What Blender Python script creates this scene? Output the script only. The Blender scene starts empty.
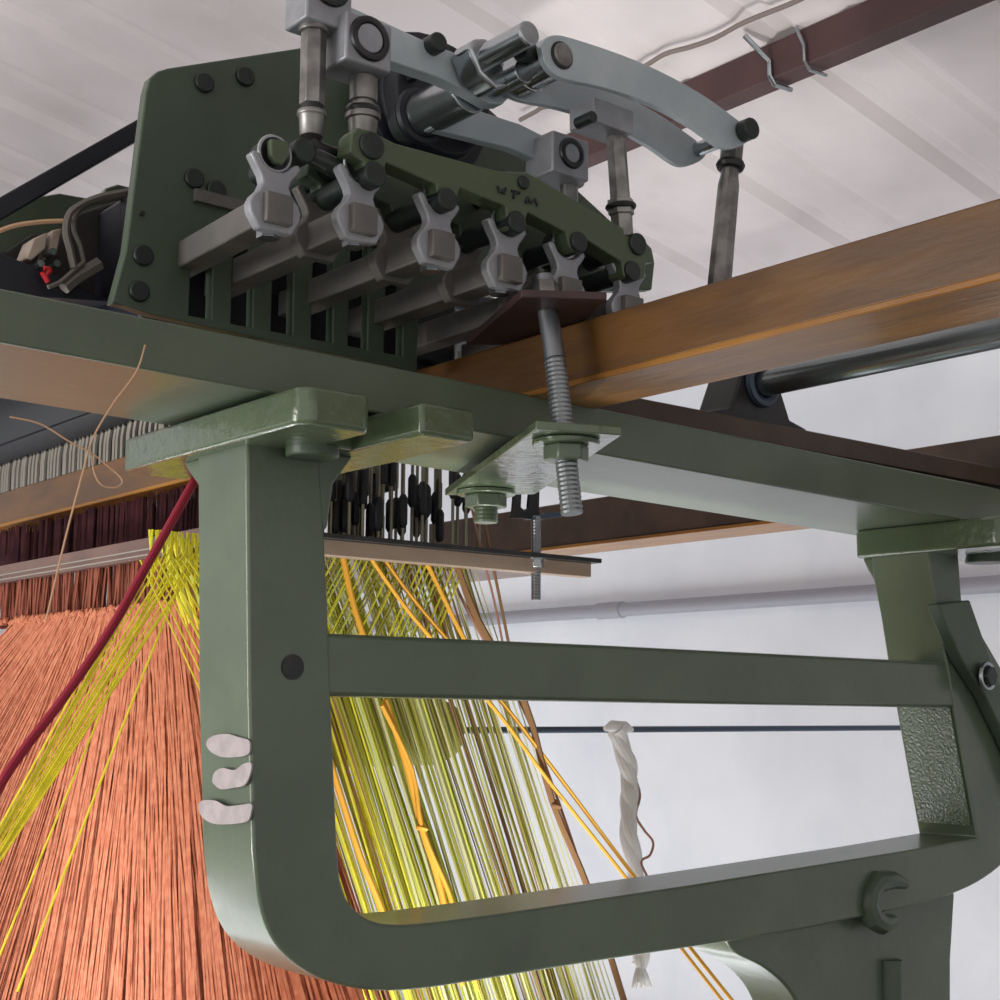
import bpy, bmesh, math, random
from mathutils import Vector, Matrix
random.seed(7)
S = 1.6                       # metres per layout unit
CAMZ = 3.2                    # camera height (from the loom's working platform)
CAM_SCALE = 1.0                    # scale about the camera for the group being built
# ------------------------------------------------------------------ camera frame
F = math.sqrt(1800*1200-220*200)
XA = Vector((1800, 220, F)).normalized()
YA = Vector((-1200, 200, F)).normalized()
ZA = XA.cross(YA)
if ZA.y > 0: ZA = -ZA
FLOOR = -CAMZ/S
def ray(px, py):
    d = Vector((px-500, py-500, F)); return Vector((d.dot(XA), d.dot(YA), d.dot(ZA)))
def P(px, py, a, v):
    r = ray(px, py); return r*(v/r['xyz'.index(a)])
def PY(px, py, y): return P(px, py, 'y', y)
def PX(px, py, x): return P(px, py, 'x', x)
def PZ(px, py, z): return P(px, py, 'z', z)
V = Vector
def W(p): return Vector((p[0]*S*CAM_SCALE, p[1]*S*CAM_SCALE, p[2]*S*CAM_SCALE+CAMZ))
# ------------------------------------------------------------------ mesh builder
class MB:
    def __init__(s): s.v = []; s.f = []
    def add(s, vs, fs):
        o = len(s.v); s.v += [Vector(p) for p in vs]; s.f += [tuple(i+o for i in f) for f in fs]; return s
    def prism(s, pts, vec):
        vec = Vector(vec); n = len(pts)
        a = [Vector(p) for p in pts]; b = [p+vec for p in a]
        return s.add(a+b, [tuple(range(n))[::-1], tuple(range(n, 2*n))]+[(i, (i+1) % n, n+(i+1) % n, n+i) for i in range(n)])
    def box(s, a, b):
        x0, y0, z0 = a; x1, y1, z1 = b
        return s.prism([(x0, y0, z0), (x1, y0, z0), (x1, y0, z1), (x0, y0, z1)], (0, y1-y0, 0))
    def bar(s, p, q, w, h, up=(0, 0, 1)):
        p = Vector(p); q = Vector(q); d = (q-p).normalized(); r = d.cross(Vector(up)).normalized()*w/2; u = r.cross(d).normalized()*h/2
        return s.prism([p-r-u, p+r-u, p+r+u, p-r+u], q-p)
    def tube(s, path, r, n=8, caps=True):
        path = [Vector(p) for p in path]; m = len(path)
        rs = r if isinstance(r, (list, tuple)) else [r]*m
        vs = []; fs = []; prev = None
        for i, p in enumerate(path):
            t = (path[min(i+1, m-1)]-path[max(i-1, 0)]).normalized()
            if prev is None:
                a = Vector((0, 0, 1)) if abs(t.z) < .9 else Vector((1, 0, 0))
                u = t.cross(a).normalized()
            else:
                u = (prev-t*prev.dot(t)).normalized()
            prev = u; w = t.cross(u)
            for k in range(n):
                an = 2*math.pi*k/n
                vs.append(p+(u*math.cos(an)+w*math.sin(an))*rs[i])
        for i in range(m-1):
            for k in range(n):
                fs.append((i*n+k, i*n+(k+1) % n, (i+1)*n+(k+1) % n, (i+1)*n+k))
        if caps:
            fs.append(tuple(range(n))[::-1]); fs.append(tuple((m-1)*n+k for k in range(n)))
        return s.add(vs, fs)
    def cyl(s, p, q, r, n=20, r2=None):
        return s.tube([p, q], [r, r if r2 is None else r2], n)
    def rod(s, p, q, prof, n=20):
        # stepped turned rod: prof = [(t, radius), ...]
        p = Vector(p); q = Vector(q)
        return s.tube([p+(q-p)*t for t, _ in prof], [r for _, r in prof], n)
    def ring(s, c, axis, R, r, n=24, m=8):
        axis = Vector(axis).normalized(); a = Vector((0, 0, 1)) if abs(axis.z) < .9 else Vector((1, 0, 0))
        u = axis.cross(a).normalized(); w = axis.cross(u); c = Vector(c); vs = []; fs = []
        for i in range(n):
            an = 2*math.pi*i/n; d = u*math.cos(an)+w*math.sin(an)
            for k in range(m):
                b = 2*math.pi*k/m; vs.append(c+d*(R+r*math.cos(b))+axis*(r*math.sin(b)))
        for i in range(n):
            for k in range(m):
                fs.append((i*m+k, i*m+(k+1) % m, ((i+1) % n)*m+(k+1) % m, ((i+1) % n)*m+k))
        return s.add(vs, fs)
    def build(s, name, mat, parent=None, bevel=0, smooth=35, seg=2):
        vs = [W(p) for p in s.v]
        if parent is None:
            lo = Vector([min(v[i] for v in vs) for i in range(3)]); hi = Vector([max(v[i] for v in vs) for i in range(3)])
            org = Vector(((lo.x+hi.x)/2, (lo.y+hi.y)/2, lo.z))
        else:
            org = Vector(parent['_org'])
        me = bpy.data.meshes.new(name); me.from_pydata([v-org for v in vs], [], s.f); 
        bm = bmesh.new(); bm.from_mesh(me); bmesh.ops.recalc_face_normals(bm, faces=bm.faces); bm.to_mesh(me); bm.free()
        me.materials.append(mat)
        if smooth:
            for p in me.polygons: p.use_smooth = True
            me.set_sharp_from_angle(angle=math.radians(smooth))
        o = bpy.data.objects.new(name, me); bpy.context.scene.collection.objects.link(o)
        if parent is None: o.location = org
        else: o.parent = parent
        o['_org'] = list(org)
        if bevel:
            b = o.modifiers.new('edge', 'BEVEL'); b.width = bevel*S; b.segments = seg; b.limit_method = 'ANGLE'; b.angle_limit = math.radians(40)
            b.harden_normals = False
        return o
def tag(o, label, cat, group=None, kind=None):
    o['label'] = label; o['category'] = cat
    if group: o['group'] = group
    if kind: o['kind'] = kind
    return o
def struct(o): o['kind'] = 'structure'; return o
def thing(name, label, cat, at, group=None):
    o = bpy.data.objects.new(name, None); bpy.context.scene.collection.objects.link(o)
    o.location = W(at); o['_org'] = list(W(at)); o.empty_display_size = .05
    return tag(o, label, cat, group)
def smooth_path(ps, k=6):
    out_ = []
    n = len(ps)
    for i in range(n-1):
        p0 = ps[max(i-1, 0)]; p1 = ps[i]; p2 = ps[i+1]; p3 = ps[min(i+2, n-1)]
        for j in range(k):
            t = j/k
            out_.append(.5*((2*p1)+(p2-p0)*t+(2*p0-5*p1+4*p2-p3)*t*t+(3*p1-p0-3*p2+p3)*t**3))
    return out_+[ps[-1]]
# ------------------------------------------------------------------ materials
def translucent(m, k):
    nt = m.node_tree; b = nt.nodes['Principled BSDF']; out = nt.nodes['Material Output']
    t = nt.nodes.new('ShaderNodeBsdfTranslucent'); mx = nt.nodes.new('ShaderNodeMixShader'); mx.inputs[0].default_value = k
    if b.inputs['Base Color'].is_linked: nt.links.new(b.inputs['Base Color'].links[0].from_socket, t.inputs['Color'])
    else: t.inputs['Color'].default_value = b.inputs['Base Color'].default_value
    nt.links.new(b.outputs[0], mx.inputs[1]); nt.links.new(t.outputs[0], mx.inputs[2]); nt.links.new(mx.outputs[0], out.inputs['Surface'])
def lin(c):
    return tuple((x/12.92 if x <= .04045 else ((x+.055)/1.055)**2.4) for x in [v/255 for v in c])
def mat(name, c, rough=.5, metal=0, c2=None, nscale=6, bump=0, bscale=40, coat=0, spec=.5, stretch=None, lo=.4, hi=.6, rvar=0):
    m = bpy.data.materials.new(name); m.use_nodes = True
    nt = m.node_tree; b = nt.nodes['Principled BSDF']
    c = lin(c); b.inputs['Base Color'].default_value = (*c, 1)
    b.inputs['Roughness'].default_value = rough; b.inputs['Metallic'].default_value = metal
    b.inputs['Coat Weight'].default_value = coat; b.inputs['Coat Roughness'].default_value = .12
    b.inputs['Specular IOR Level'].default_value = spec
    tc = nt.nodes.new('ShaderNodeTexCoord'); src = tc.outputs['Object']
    if stretch:
        mp = nt.nodes.new('ShaderNodeMapping'); mp.inputs['Scale'].default_value = stretch
        nt.links.new(src, mp.inputs['Vector']); src = mp.outputs['Vector']
    if c2 is not None:
        n = nt.nodes.new('ShaderNodeTexNoise'); n.inputs['Scale'].default_value = nscale; n.inputs['Detail'].default_value = 6
        nt.links.new(src, n.inputs['Vector'])
        r = nt.nodes.new('ShaderNodeValToRGB'); r.color_ramp.elements[0].position = lo; r.color_ramp.elements[1].position = hi
        r.color_ramp.elements[0].color = (*c, 1); r.color_ramp.elements[1].color = (*lin(c2), 1)
        nt.links.new(n.outputs['Fac'], r.inputs['Fac']); nt.links.new(r.outputs['Color'], b.inputs['Base Color'])
        if rvar:
            mr = nt.nodes.new('ShaderNodeMapRange'); mr.inputs['To Min'].default_value = rough; mr.inputs['To Max'].default_value = rough+rvar
            nt.links.new(n.outputs['Fac'], mr.inputs['Value']); nt.links.new(mr.outputs['Result'], b.inputs['Roughness'])
    if bump:
        n2 = nt.nodes.new('ShaderNodeTexNoise'); n2.inputs['Scale'].default_value = bscale; n2.inputs['Detail'].default_value = 3
        nt.links.new(src, n2.inputs['Vector'])
        bp = nt.nodes.new('ShaderNodeBump'); bp.inputs['Strength'].default_value = bump; bp.inputs['Distance'].default_value = .02
        nt.links.new(n2.outputs['Fac'], bp.inputs['Height']); nt.links.new(bp.outputs['Normal'], b.inputs['Normal'])
        if coat: nt.links.new(bp.outputs['Normal'], b.inputs['Coat Normal'])
    return m
M = {}
M['green'] = mat('green_paint', (80, 92, 76), .34, c2=(88, 100, 82), nscale=3, bump=.05, bscale=25, coat=.3)
M['green_glossy'] = mat('green_drippy_paint', (76, 90, 68), .22, c2=(84, 98, 74), nscale=4, bump=.22, bscale=18, coat=.6)
M['green_run'] = mat('wrinkled_green_paint', (80, 96, 72), .12, bump=.8, bscale=85, coat=.8)
M['green_dark'] = mat('dark_green_paint', (66, 78, 64), .4, c2=(72, 86, 70), nscale=4, bump=.05)
M['olive'] = mat('olive_paint', (78, 90, 68), .35, bump=.08, bscale=40)
M['bolt'] = mat('blackened_bolt', (34, 44, 40), .4, c2=(28, 34, 34), nscale=20)
M['black'] = mat('black_iron', (26, 27, 30), .45, c2=(40, 38, 38), nscale=12)
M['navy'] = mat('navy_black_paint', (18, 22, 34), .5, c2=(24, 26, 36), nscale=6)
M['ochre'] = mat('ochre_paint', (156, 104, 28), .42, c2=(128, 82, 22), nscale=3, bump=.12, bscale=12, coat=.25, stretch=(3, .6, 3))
M['ochre_shaded'] = mat('shaded_ochre_paint', (106, 70, 26), .4, c2=(86, 56, 26), nscale=3, bump=.1, bscale=10, coat=.3, stretch=(3, .6, 3))  # darker copy of the ochre, side-face shade put into its colour
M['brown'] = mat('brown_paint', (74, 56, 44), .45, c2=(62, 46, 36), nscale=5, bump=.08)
M['maroon'] = mat('maroon_red_oxide', (74, 48, 48), .6, c2=(66, 42, 42), nscale=4, bump=.05)
M['plate'] = mat('dark_red_plate', (64, 42, 42), .5, c2=(52, 36, 38), nscale=8)
M['cast'] = mat('cast_aluminium', (160, 162, 168), .45, .45, c2=(146, 148, 154), nscale=10, bump=.05, bscale=60)
M['greybar'] = mat('grey_square_bar', (114, 110, 106), .5, .3, c2=(100, 98, 96), nscale=6, bump=.04)
M['steel'] = mat('bright_steel', (176, 182, 186), .22, .95, c2=(160, 166, 170), nscale=10)
M['arm'] = mat('zinc_plated_arm', (186, 196, 202), .35, .25, c2=(172, 184, 190), nscale=5)
M['rodsteel'] = mat('dull_steel', (150, 148, 146), .38, .8, c2=(118, 116, 114), nscale=14)
M['thread_rod'] = mat('threaded_steel', (140, 144, 148), .35, .8, bump=0)
M['shaftm'] = mat('dark_steel_shaft', (128, 134, 136), .25, .85)
M['roof'] = mat('white_roof_sheet', (220, 211, 212), .6, c2=(204, 196, 196), nscale=1.6, bump=.08, bscale=5, lo=.45, hi=.75)
M['wall'] = mat('white_wall_paint', (238, 241, 246), .7, c2=(225, 229, 236), nscale=1.5, bump=.35, bscale=3, lo=.35, hi=.75)
M['floor'] = mat('concrete_floor', (158, 154, 148), .8, c2=(140, 136, 130), nscale=2)
M['trim'] = mat('grey_conduit', (150, 150, 158), .5)
M['cable'] = mat('grey_cable', (120, 108, 104), .6)
M['comber'] = mat('pale_board', (152, 134, 118), .55, c2=(136, 116, 102), nscale=3, stretch=(.5, 3, 3))
M['clear'] = mat('smoked_board', (104, 80, 74), .4, c2=(116, 90, 80), nscale=4)
M['salmon'] = mat('salmon_yarn', (178, 102, 72), .85, c2=(196, 124, 92), nscale=30)
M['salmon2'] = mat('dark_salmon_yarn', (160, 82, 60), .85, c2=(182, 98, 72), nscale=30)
M['rust'] = mat('rust_cord', (134, 72, 54), .85, c2=(152, 86, 66), nscale=12)
M['purple'] = mat('purple_brown_cord', (112, 66, 70), .85, c2=(84, 52, 62), nscale=10)
M['yel1'] = mat('yellow_green_yarn', (252, 246, 96), .75, c2=(240, 236, 84), nscale=20)
M['yel2'] = mat('lime_yarn', (226, 232, 120), .75)
M['yel3'] = mat('olive_yarn', (186, 182, 92), .8)
M['yel4'] = mat('pale_yarn', (230, 230, 188), .8)
M['browny'] = mat('brown_yarn', (142, 106, 70), .85)
M['goldy'] = mat('orange_gold_yarn', (240, 178, 62), .75)
M['pinky'] = mat('dusty_pink_yarn', (168, 120, 104), .8)
M['red'] = mat('crimson_cord', (146, 22, 48), .6)
M['redwire'] = mat('red_wire', (190, 30, 40), .5)
M['rope'] = mat('white_cotton', (244, 243, 242), .9, bump=.3, bscale=60)
M['olivefelt'] = mat('olive_roll', (150, 150, 76), .8, c2=(136, 138, 64), nscale=10)
M['hook'] = mat('hook_wire', (150, 148, 130), .35, .6)
M['hookgrey'] = mat('pale_hook', (158, 152, 142), .5, .2)
M['sleeve'] = mat('black_rubber', (14, 16, 22), .5)
M['smear'] = mat('pale_primer_smear', (162, 152, 154), .55, c2=(148, 140, 142), nscale=20)
M['conn'] = mat('ivory_plastic', (176, 160, 146), .5, c2=(160, 146, 134), nscale=10)
M['rubber'] = mat('grey_cable_sheath', (104, 98, 92), .5)
M['junk'] = mat('dark_brown_cover', (54, 46, 44), .6, c2=(40, 36, 40), nscale=5)
M['tan'] = mat('tan_thread', (205, 165, 132), .8)
M['ringdark'] = mat('ring_black', (24, 24, 26), .4)
M['bluesteel'] = mat('blue_steel', (70, 82, 98), .4, .5)

for k_ in ('yel1', 'yel2', 'yel3', 'yel4', 'rope'): translucent(M[k_], .45)   # fluffy yarn lets light through

# ------------------------------------------------------------------ the setting
XW = 5.0
d = ray(2170, 1170); SL = -d.z/d.x
ZE = PX(900, 312, XW).z
RK = 1.9                      # roof details enlarged this much to keep their image size on the raised roof
def roof_z(x): return ZE+SL*(XW-x)
def roof_pt(px, py, drop=0):
    r = ray(px, py); t = (ZE+SL*XW-drop)/(r.z+SL*r.x); return r*t
def make_roof():
    m = MB(); y = -5.0; prof = []; per = .34*RK
    while y < 12:
        prof += [(y+a*RK, b*RK) for a, b in ((0, 0), (.14, 0), (.16, -.004), (.18, 0), (.25, 0), (.272, -.015), (.30, -.015), (.322, 0))]
        y += per
    x0, x1 = -4.5, XW+.3
    vs = []; fs = []
    for (yy, dz) in prof:
        for x in (x0, x1): vs.append((x, yy, roof_z(x)-dz*1))
    for i in range(len(prof)-1): fs.append((2*i, 2*i+1, 2*i+3, 2*i+2))
    m.add(vs, fs)
    return m
struct(make_roof().build('ceiling', M['roof'], smooth=0))
struct(MB().box((-4.5, -5, FLOOR-.1), (XW+.2, 12, FLOOR)).build('floor', M['floor']))
struct(MB().box((XW, -5, FLOOR), (XW+.2, 12, ZE)).build('wall_right', M['wall']))
struct(MB().prism([(-4.5, 12, FLOOR), (XW+.2, 12, FLOOR), (XW+.2, 12, ZE), (-4.5, 12, roof_z(-4.5))], (0, .2, 0)).build('wall_back', M['wall']))
zt = PX(800, 590, XW).z; zb_ = PX(800, 607, XW).z; zm_ = (zt+zb_)/2; rr = (zt-zb_)*.46
cd_ = thing('wall_conduit', 'pale grey conduit pipe running along the white wall behind the frame', 'pipe', (XW-rr, 5, zm_-rr))
MB().cyl((XW-rr-.01, -3, zm_), (XW-rr-.01, 11.9, zm_), rr, 20).build('pipe', M['trim'], cd_)
cq = PX(612, 618, XW-rr).y
MB().cyl((XW-rr-.01, cq-.09, zm_), (XW-rr-.01, cq+.09, zm_), rr*1.22, 20).build('coupling', M['trim'], cd_, bevel=.006)
# purlin under the roof
A = roof_pt(724, 105, .05*RK); B = roof_pt(1000, -2, .05*RK)
px_ = (A.x+B.x)/2; pw = .036*RK; pd = .054*RK; pe = .006*RK
pur = MB().prism([(px_-pw, -4, roof_z(px_)-pd), (px_+pe, -4, roof_z(px_)-pd), (px_+pe, -4, roof_z(px_+pe)-.002), (px_-pw, -4, roof_z(px_-pw)-.002)], (0, 15.9, 0))
tag(pur.build('purlin', M['maroon'], bevel=.004), 'dark maroon steel purlin running under the white ribbed roof', 'beam')
def hookbolt(px, py, lab, k=1):
    q = roof_pt(px, py, .05*RK); zr_ = roof_z(px_)
    m = MB().tube([(px_-pw-.05*k*RK, q.y+.012*RK, roof_z(px_-.09)-.004), (px_-pw-.006*RK, q.y, zr_-.026*RK), (px_-pw-.005*RK, q.y, zr_-.05*RK), (px_-pw+.006*RK, q.y, zr_-pd-.008*RK), (px_+pe, q.y-.004*RK, zr_-pd-.008*RK)], 0.0042*RK*(.6+.4*k), 8)
    tag(m.build('hook_bolt', M['steel']), lab, 'hook bolt')
hookbolt(786, 82, 'bent steel hook bolt gripping the maroon purlin, nearer the curved zinc arm')
hookbolt(822, 68, 'small bent hook bolt on the maroon purlin, right of the larger hook bolt', .2)
# thin cable on the roof
cab = [roof_pt(a, b, .03) for a, b in ((520, 120), (535, 112), (545, 107), (575, 103), (610, 84), (645, 66), (665, 54), (690, 47), (715, 38), (745, 22), (790, 4), (830, -14), (900, -40))]
tag(MB().tube(smooth_path(cab, 4), .004*RK, 6).build('roof_cable', M['cable']), 'thin grey cable sagging along the underside of the white roof', 'cable')

# ------------------------------------------------------------------ main green cross beam
m = MB().prism([PY(-120, 264, 2), PY(1290, 547, 2), PY(1290, 580, 2), PY(500, 436, 2), PY(-120, 320, 2)], (0, .36, 0))
tag(m.build('cross_beam', M['green'], bevel=.004), 'long dark green steel cross beam running across the whole loom', 'beam')

# ------------------------------------------------------------------ ochre beams
ob = thing('ochre_beam', 'yellow ochre steel beam passing over the green cross beam toward upper right', 'beam', (1.78, 3, .572))
MB().box((1.705, .2, .578), (1.86, 9.5, .684)).build('web', M['ochre_shaded'], ob, bevel=.004)
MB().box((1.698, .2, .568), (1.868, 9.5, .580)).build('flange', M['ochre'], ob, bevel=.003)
ob = thing('ochre_beam', 'far ochre beam with shade-brown side and yellow bottom flange behind the forked bracket, partly hidden by green cross beam', 'beam', (3.6, 2.3, .574))
MB().box((3.5, .6, .586), (3.68, 4.75, .742)).build('web', M['brown'], ob, bevel=.004)  # brown puts the shade on this ochre beam's side into its colour
MB().box((3.495, .6, .574), (3.685, 4.75, .586)).build('flange', M['ochre'], ob, bevel=.002)
m = MB().box((1.87, 2.04, .571), (3.49, 2.3, .618))
tag(m.build('angle_rail', M['brown'], bevel=.003), 'dark brown angle rail lying on top of the green cross beam', 'rail')
# bearing block and shaft
bc = PY(757, 385, 2.1)
sh = thing('pillow_block', 'black pillow block bearing on the brown rail holding the dark shaft', 'bearing', (bc.x, bc.y+.05, .619))
m = MB(); zc = bc.z
m.prism([(bc.x-.16, 2.09, .619), (bc.x+.16, 2.09, .619), (bc.x+.16, 2.09, .636), (bc.x+.1, 2.09, .65), (bc.x+.06, 2.09, zc+.02), (bc.x+.03, 2.09, zc+.05), (bc.x-.03, 2.09, zc+.05), (bc.x-.06, 2.09, zc+.02), (bc.x-.1, 2.09, .65), (bc.x-.16, 2.09, .636)], (0, .1, 0))
m.build('housing', M['black'], sh, bevel=.006)
MB().ring((bc.x, 2.085, zc), (0, 1, 0), .042, .012).build('collar', M['bluesteel'], sh)
tag(MB().cyl((bc.x, .3, zc), (bc.x, 2.205, zc), .03, 28).build('line_shaft', M['shaftm']), 'dark polished round shaft leaving the black bearing toward the right', 'shaft')

# ------------------------------------------------------------------ gantry casting
YF = 2.1; DF = .172
fr = thing('gantry_frame', 'green cast U-shaped loom frame bolted beneath the cross beam', 'frame', (1.25, 2.15, -.46))
U = [(247, 424), (247, 490), (249, 700), (253, 850), (258, 895), (268, 930), (285, 955), (313, 975), (348, 987), (385, 991), (430, 988), (500, 977), (600, 961), (700, 946), (800, 930), (900, 909), (950, 895), (985, 878), (1010, 855), (1030, 815), (1040, 760), (1020, 700), (985, 640), (962, 600), (958, 545), (928, 545), (931, 575), (938, 610), (946, 660), (978, 838),
     (900, 852), (800, 868), (700, 884), (600, 899), (500, 914), (440, 922), (400, 925), (372, 921), (352, 906), (342, 885), (338, 850), (334, 760), (331, 690), (328, 600), (324, 520), (318, 424)]
def smooth_run(a, b, k=4):
    i, j = U.index(a), U.index(b)
    q = smooth_path([V((x, y, 0)) for x, y in U[i:j+1]], k)
    U[i:j+1] = [(p.x, p.y) for p in q]
smooth_run((253, 850), (500, 977)); smooth_run((900, 909), (1040, 760)); smooth_run((440, 922), (334, 760))
m = MB().prism([PY(x, y, YF) for x, y in U], (0, DF, 0))
m.build('frame_casting', M['green'], fr, bevel=.005)
m = MB().prism([PY(x, y, YF+.003) for x, y in ((322, 633), (600, 645), (960, 663), (960, 708), (600, 702), (322, 696))], (0, .09, 0))
m.build('tie_bar', M['green'], fr, bevel=.008)
# feet
def foot(xl, zt, yb, th):
    m = MB()
    a = [(xl, 1.90), (xl+.02, 1.88), (xl+.12, 1.88), (xl+.135, 1.90), (xl+.135, yb), (xl+.01, yb), (xl-.004, yb-.03)]
    m.prism([(x, y, zt-th) for x, y in a], (0, 0, th-.001))
    m.build('foot_pad', M['green_glossy'], fr, bevel=.008, seg=3)
foot(1.142, .491, 2.52, .062)
m = MB().prism([(1.345, 1.85, .432), (1.455, 1.85, .432), (1.475, 2.1, .432), (1.475, 2.45, .432), (1.345, 2.45, .432)], (0, 0, .054)); m.build('foot_pad', M['green_glossy'], fr, bevel=.008, seg=3)
m = MB().prism([(1.27, 2.05, .432), (1.35, 2.05, .434), (1.35, 2.4, .434), (1.27, 2.4, .432)], (0, 0, .036)); m.build('foot_web', M['green_glossy'], fr, bevel=.004)
# neck of the left post
m = MB().prism([(1.25, YF+.001, .30), (1.334, YF+.001, .30), (1.345, YF+.001, .38), (1.385, YF+.001, .434), (1.25, YF+.001, .434)], (0, .18, 0)); m.build('post_neck', M['green'], fr, bevel=.006)
c = PZ(312, 466, .40)
MB().cyl((c.x, c.y, .414), (c.x, c.y, .434), .045, 24, .045).build('washer', M['green_dark'], fr, bevel=.004)
foot(3.06, .459, 2.31, .072)
MB().prism([(3.10, YF+.16, .30), (3.10, YF+.2, .36), (3.10, YF+.215, .39), (3.10, YF+.1, .39), (3.10, YF+.1, .30)], (.13, 0, 0)).build('post_neck', M['green'], fr, bevel=.006)
MB().prism([(1.182, YF+.16, .31), (1.182, YF+.185, .38), (1.182, YF+.25, .431), (1.182, YF+.1, .431), (1.182, YF+.1, .31)], (.15, 0, 0)).build('post_neck', M['green'], fr, bevel=.006)
f1 = PY(953.8, 705, YF)+V((0, .01, 0)); f2 = PY(975.5, 826, YF)+V((0, .01, 0)); g_ = V((0, .15, 0)); nx = V((-.006, 0, 0))
o = MB().prism([f1+nx, f2+nx, f2+nx+g_, f1+nx+g_], (.004, 0, 0)).build('paint_patch', M['green_run'], fr); o['label'] = 'glossy patch of wrinkled green paint' 
m = MB().prism([(3.29, 1.90, .40), (3.45, 1.90, .40), (3.45, 2.3, .40), (3.29, 2.3, .40)], (0, 0, .05)); m.build('foot_pad', M['green_glossy'], fr, bevel=.008)
m = MB().prism([(3.21, 2.0, .395), (3.30, 2.0, .40), (3.30, 2.28, .40), (3.21, 2.28, .395)], (0, 0, .04)); m.build('foot_web', M['green_glossy'], fr, bevel=.004)
c = PZ(985, 560, .38); MB().cyl((c.x, c.y, .372), (c.x, c.y, .40), .05, 24, .044).build('washer', M['green_dark'], fr, bevel=.004)
# bolt hole in left post, pale smears on its side
c = PY(293, 667, YF-.002); MB().cyl((c.x, c.y-.001, c.z), (c.x, c.y+.03, c.z), .021, 24).build('bolt_hole', M['black'], fr)
xs = PX(250, 745, PY(250, 700, YF).x-.003).x
def smear(pts, th=.003):
    q = smooth_path([PX(x, y, xs) for x, y in pts+pts[:1]], 4)[:-1]
    o = MB().prism(q, (th, 0, 0)).build('paint_smear', M['smear'], fr); o['label'] = 'pale pinkish smear of paint'
smear([(206, 745), (208, 739), (216, 735), (228, 734), (238, 737), (248, 740), (250, 747), (248, 754), (238, 757), (222, 757), (211, 752)])
smear([(212, 782), (214, 773), (222, 768), (234, 770), (243, 764), (251, 763), (250, 774), (244, 785), (232, 788), (220, 789)])
smear([(199, 812), (199, 803), (206, 800), (216, 801), (226, 806), (240, 805), (251, 804), (251, 812), (247, 821), (232, 824), (215, 824), (204, 819)])
# cast lug on the bottom rail
q = [PY(x, y, YF-.002) for x, y in ((905, 884), (893, 880), (876, 882), (870, 892), (868, 905), (872, 918), (882, 924), (893, 921))]
MB().tube(q, [.012, .02, .026, .024, .024, .026, .024, .016], 10).build('cast_lug', M['green_dark'], fr)
# right-hand strap bracket on the frame
sb = thing('strap_bracket', 'dark green angled strap bracket bolted to the right post of the frame', 'bracket', PY(990, 700, 2.06))
m = MB().prism([PY(x, y, 2.06) for x, y in ((938, 604), (970, 600), (984, 640), (1003, 690), (1025, 740), (1030, 800), (1008, 742), (985, 695), (962, 660))], (0, .035, 0))
m.build('strap', M['green_dark'], sb, bevel=.004)
c = PY(993, 676, 2.03); MB().cyl((c.x, 2.03, c.z), (c.x, 2.07, c.z), .026, 6).build('bolt_head', M['bolt'], sb, bevel=.003)
MB().ring((c.x, 2.045, c.z), (0, 1, 0), .03, .006).build('washer', M['steel'], sb)
# stand below the rail, to the floor
stt = thing('stand_casting', 'dark green curved stand below the right end of the U frame', 'stand', (2.75, 2.2, FLOOR))
L = [PY(x, y, 2.14) for x, y in ((722, 930), (735, 952), (762, 966), (783, 983), (797, 1003), (808, 1035), (815, 1080))]
R = [PY(x, y, 2.14) for x, y in ((950, 1080), (951, 1000), (951, 960), (955, 892))]
L = smooth_path(L, 4)
pts = L+[V((L[-1].x-.02, 2.14, FLOOR)), V((R[0].x+.03, 2.14, FLOOR))]+R
MB().prism(pts, (0, .14, 0)).build('casting', M['green'], stt, bevel=.006)
a = PY(893, 960, 2.13); b2 = PY(893, 1040, 2.13); MB().cyl((a.x, 2.14, a.z), (b2.x, 2.14, b2.z-.1), .03, 20).build('recess_bar', M['green_dark'], stt)  # dark green rod standing in for a shaded recess in the casting

# ------------------------------------------------------------------ clamp: two plates, rod, bolt
lp = [PZ(x, y, .466) for x, y in ((445, 489), (536, 421), (622, 427), (535, 488))]
cl = thing('lower_clamp_plate', 'glossy green clamp plate set askew beneath the cross beam', 'plate', lp[0])
MB().prism([V((p.x, p.y, .452)) for p in lp], (0, 0, .015)).build('plate', M['green_glossy'], cl, bevel=.002)
up = [PZ(x, y, .686) for x, y in ((466, 345), (521, 297), (607, 300), (560, 345))]
tag(MB().prism([V((p.x, p.y, .686)) for p in up], (0, 0, .014)).build('upper_clamp_plate', M['plate'], bevel=.002), 'dark red-brown clamp plate lying on top of the ochre beam', 'plate')
zz = .466
rm = PZ(566, 432, zz); rt = PZ(548, 312, .686); dr_ = rm-rt; rb = PY(572, 514, rm.y-.01)
def threaded(a, b, r, n0, pitch=.008):
    prof = []; L_ = (b-a).length; k = int(L_/pitch)
    for i in range(k):
        prof += [(i/k, r*.93), ((i+.5)/k, r)]
    return prof+[(1, r*.93)]
tr_ = thing('threaded_rod', 'long threaded steel rod hanging in front of the ochre beam through both clamp plates', 'rod', rb)
top = rt-dr_*.30; am = rt+dr_*.4
MB().cyl(rt-dr_*.08, rt-dr_*.24, .026, 6).build('nut', M['rodsteel'], tr_, bevel=.002)
MB().rod(top, am, [(0, .0185), (1, .0185)]).build('shank', M['thread_rod'], tr_)
a_ = am; MB().rod(a_, rb, threaded(a_, rb, .0195, 0)).build('thread', M['thread_rod'], tr_, smooth=0)
MB().cyl((rm.x, rm.y, .442), (rm.x, rm.y, .451), .058, 28).build('washer', M['green_glossy'], tr_, bevel=.002)
MB().cyl((rm.x, rm.y, .415), (rm.x, rm.y, .442), .04, 6).build('nut', M['green'], tr_, bevel=.003)
tb = PZ(486, 489, .455)
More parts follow.
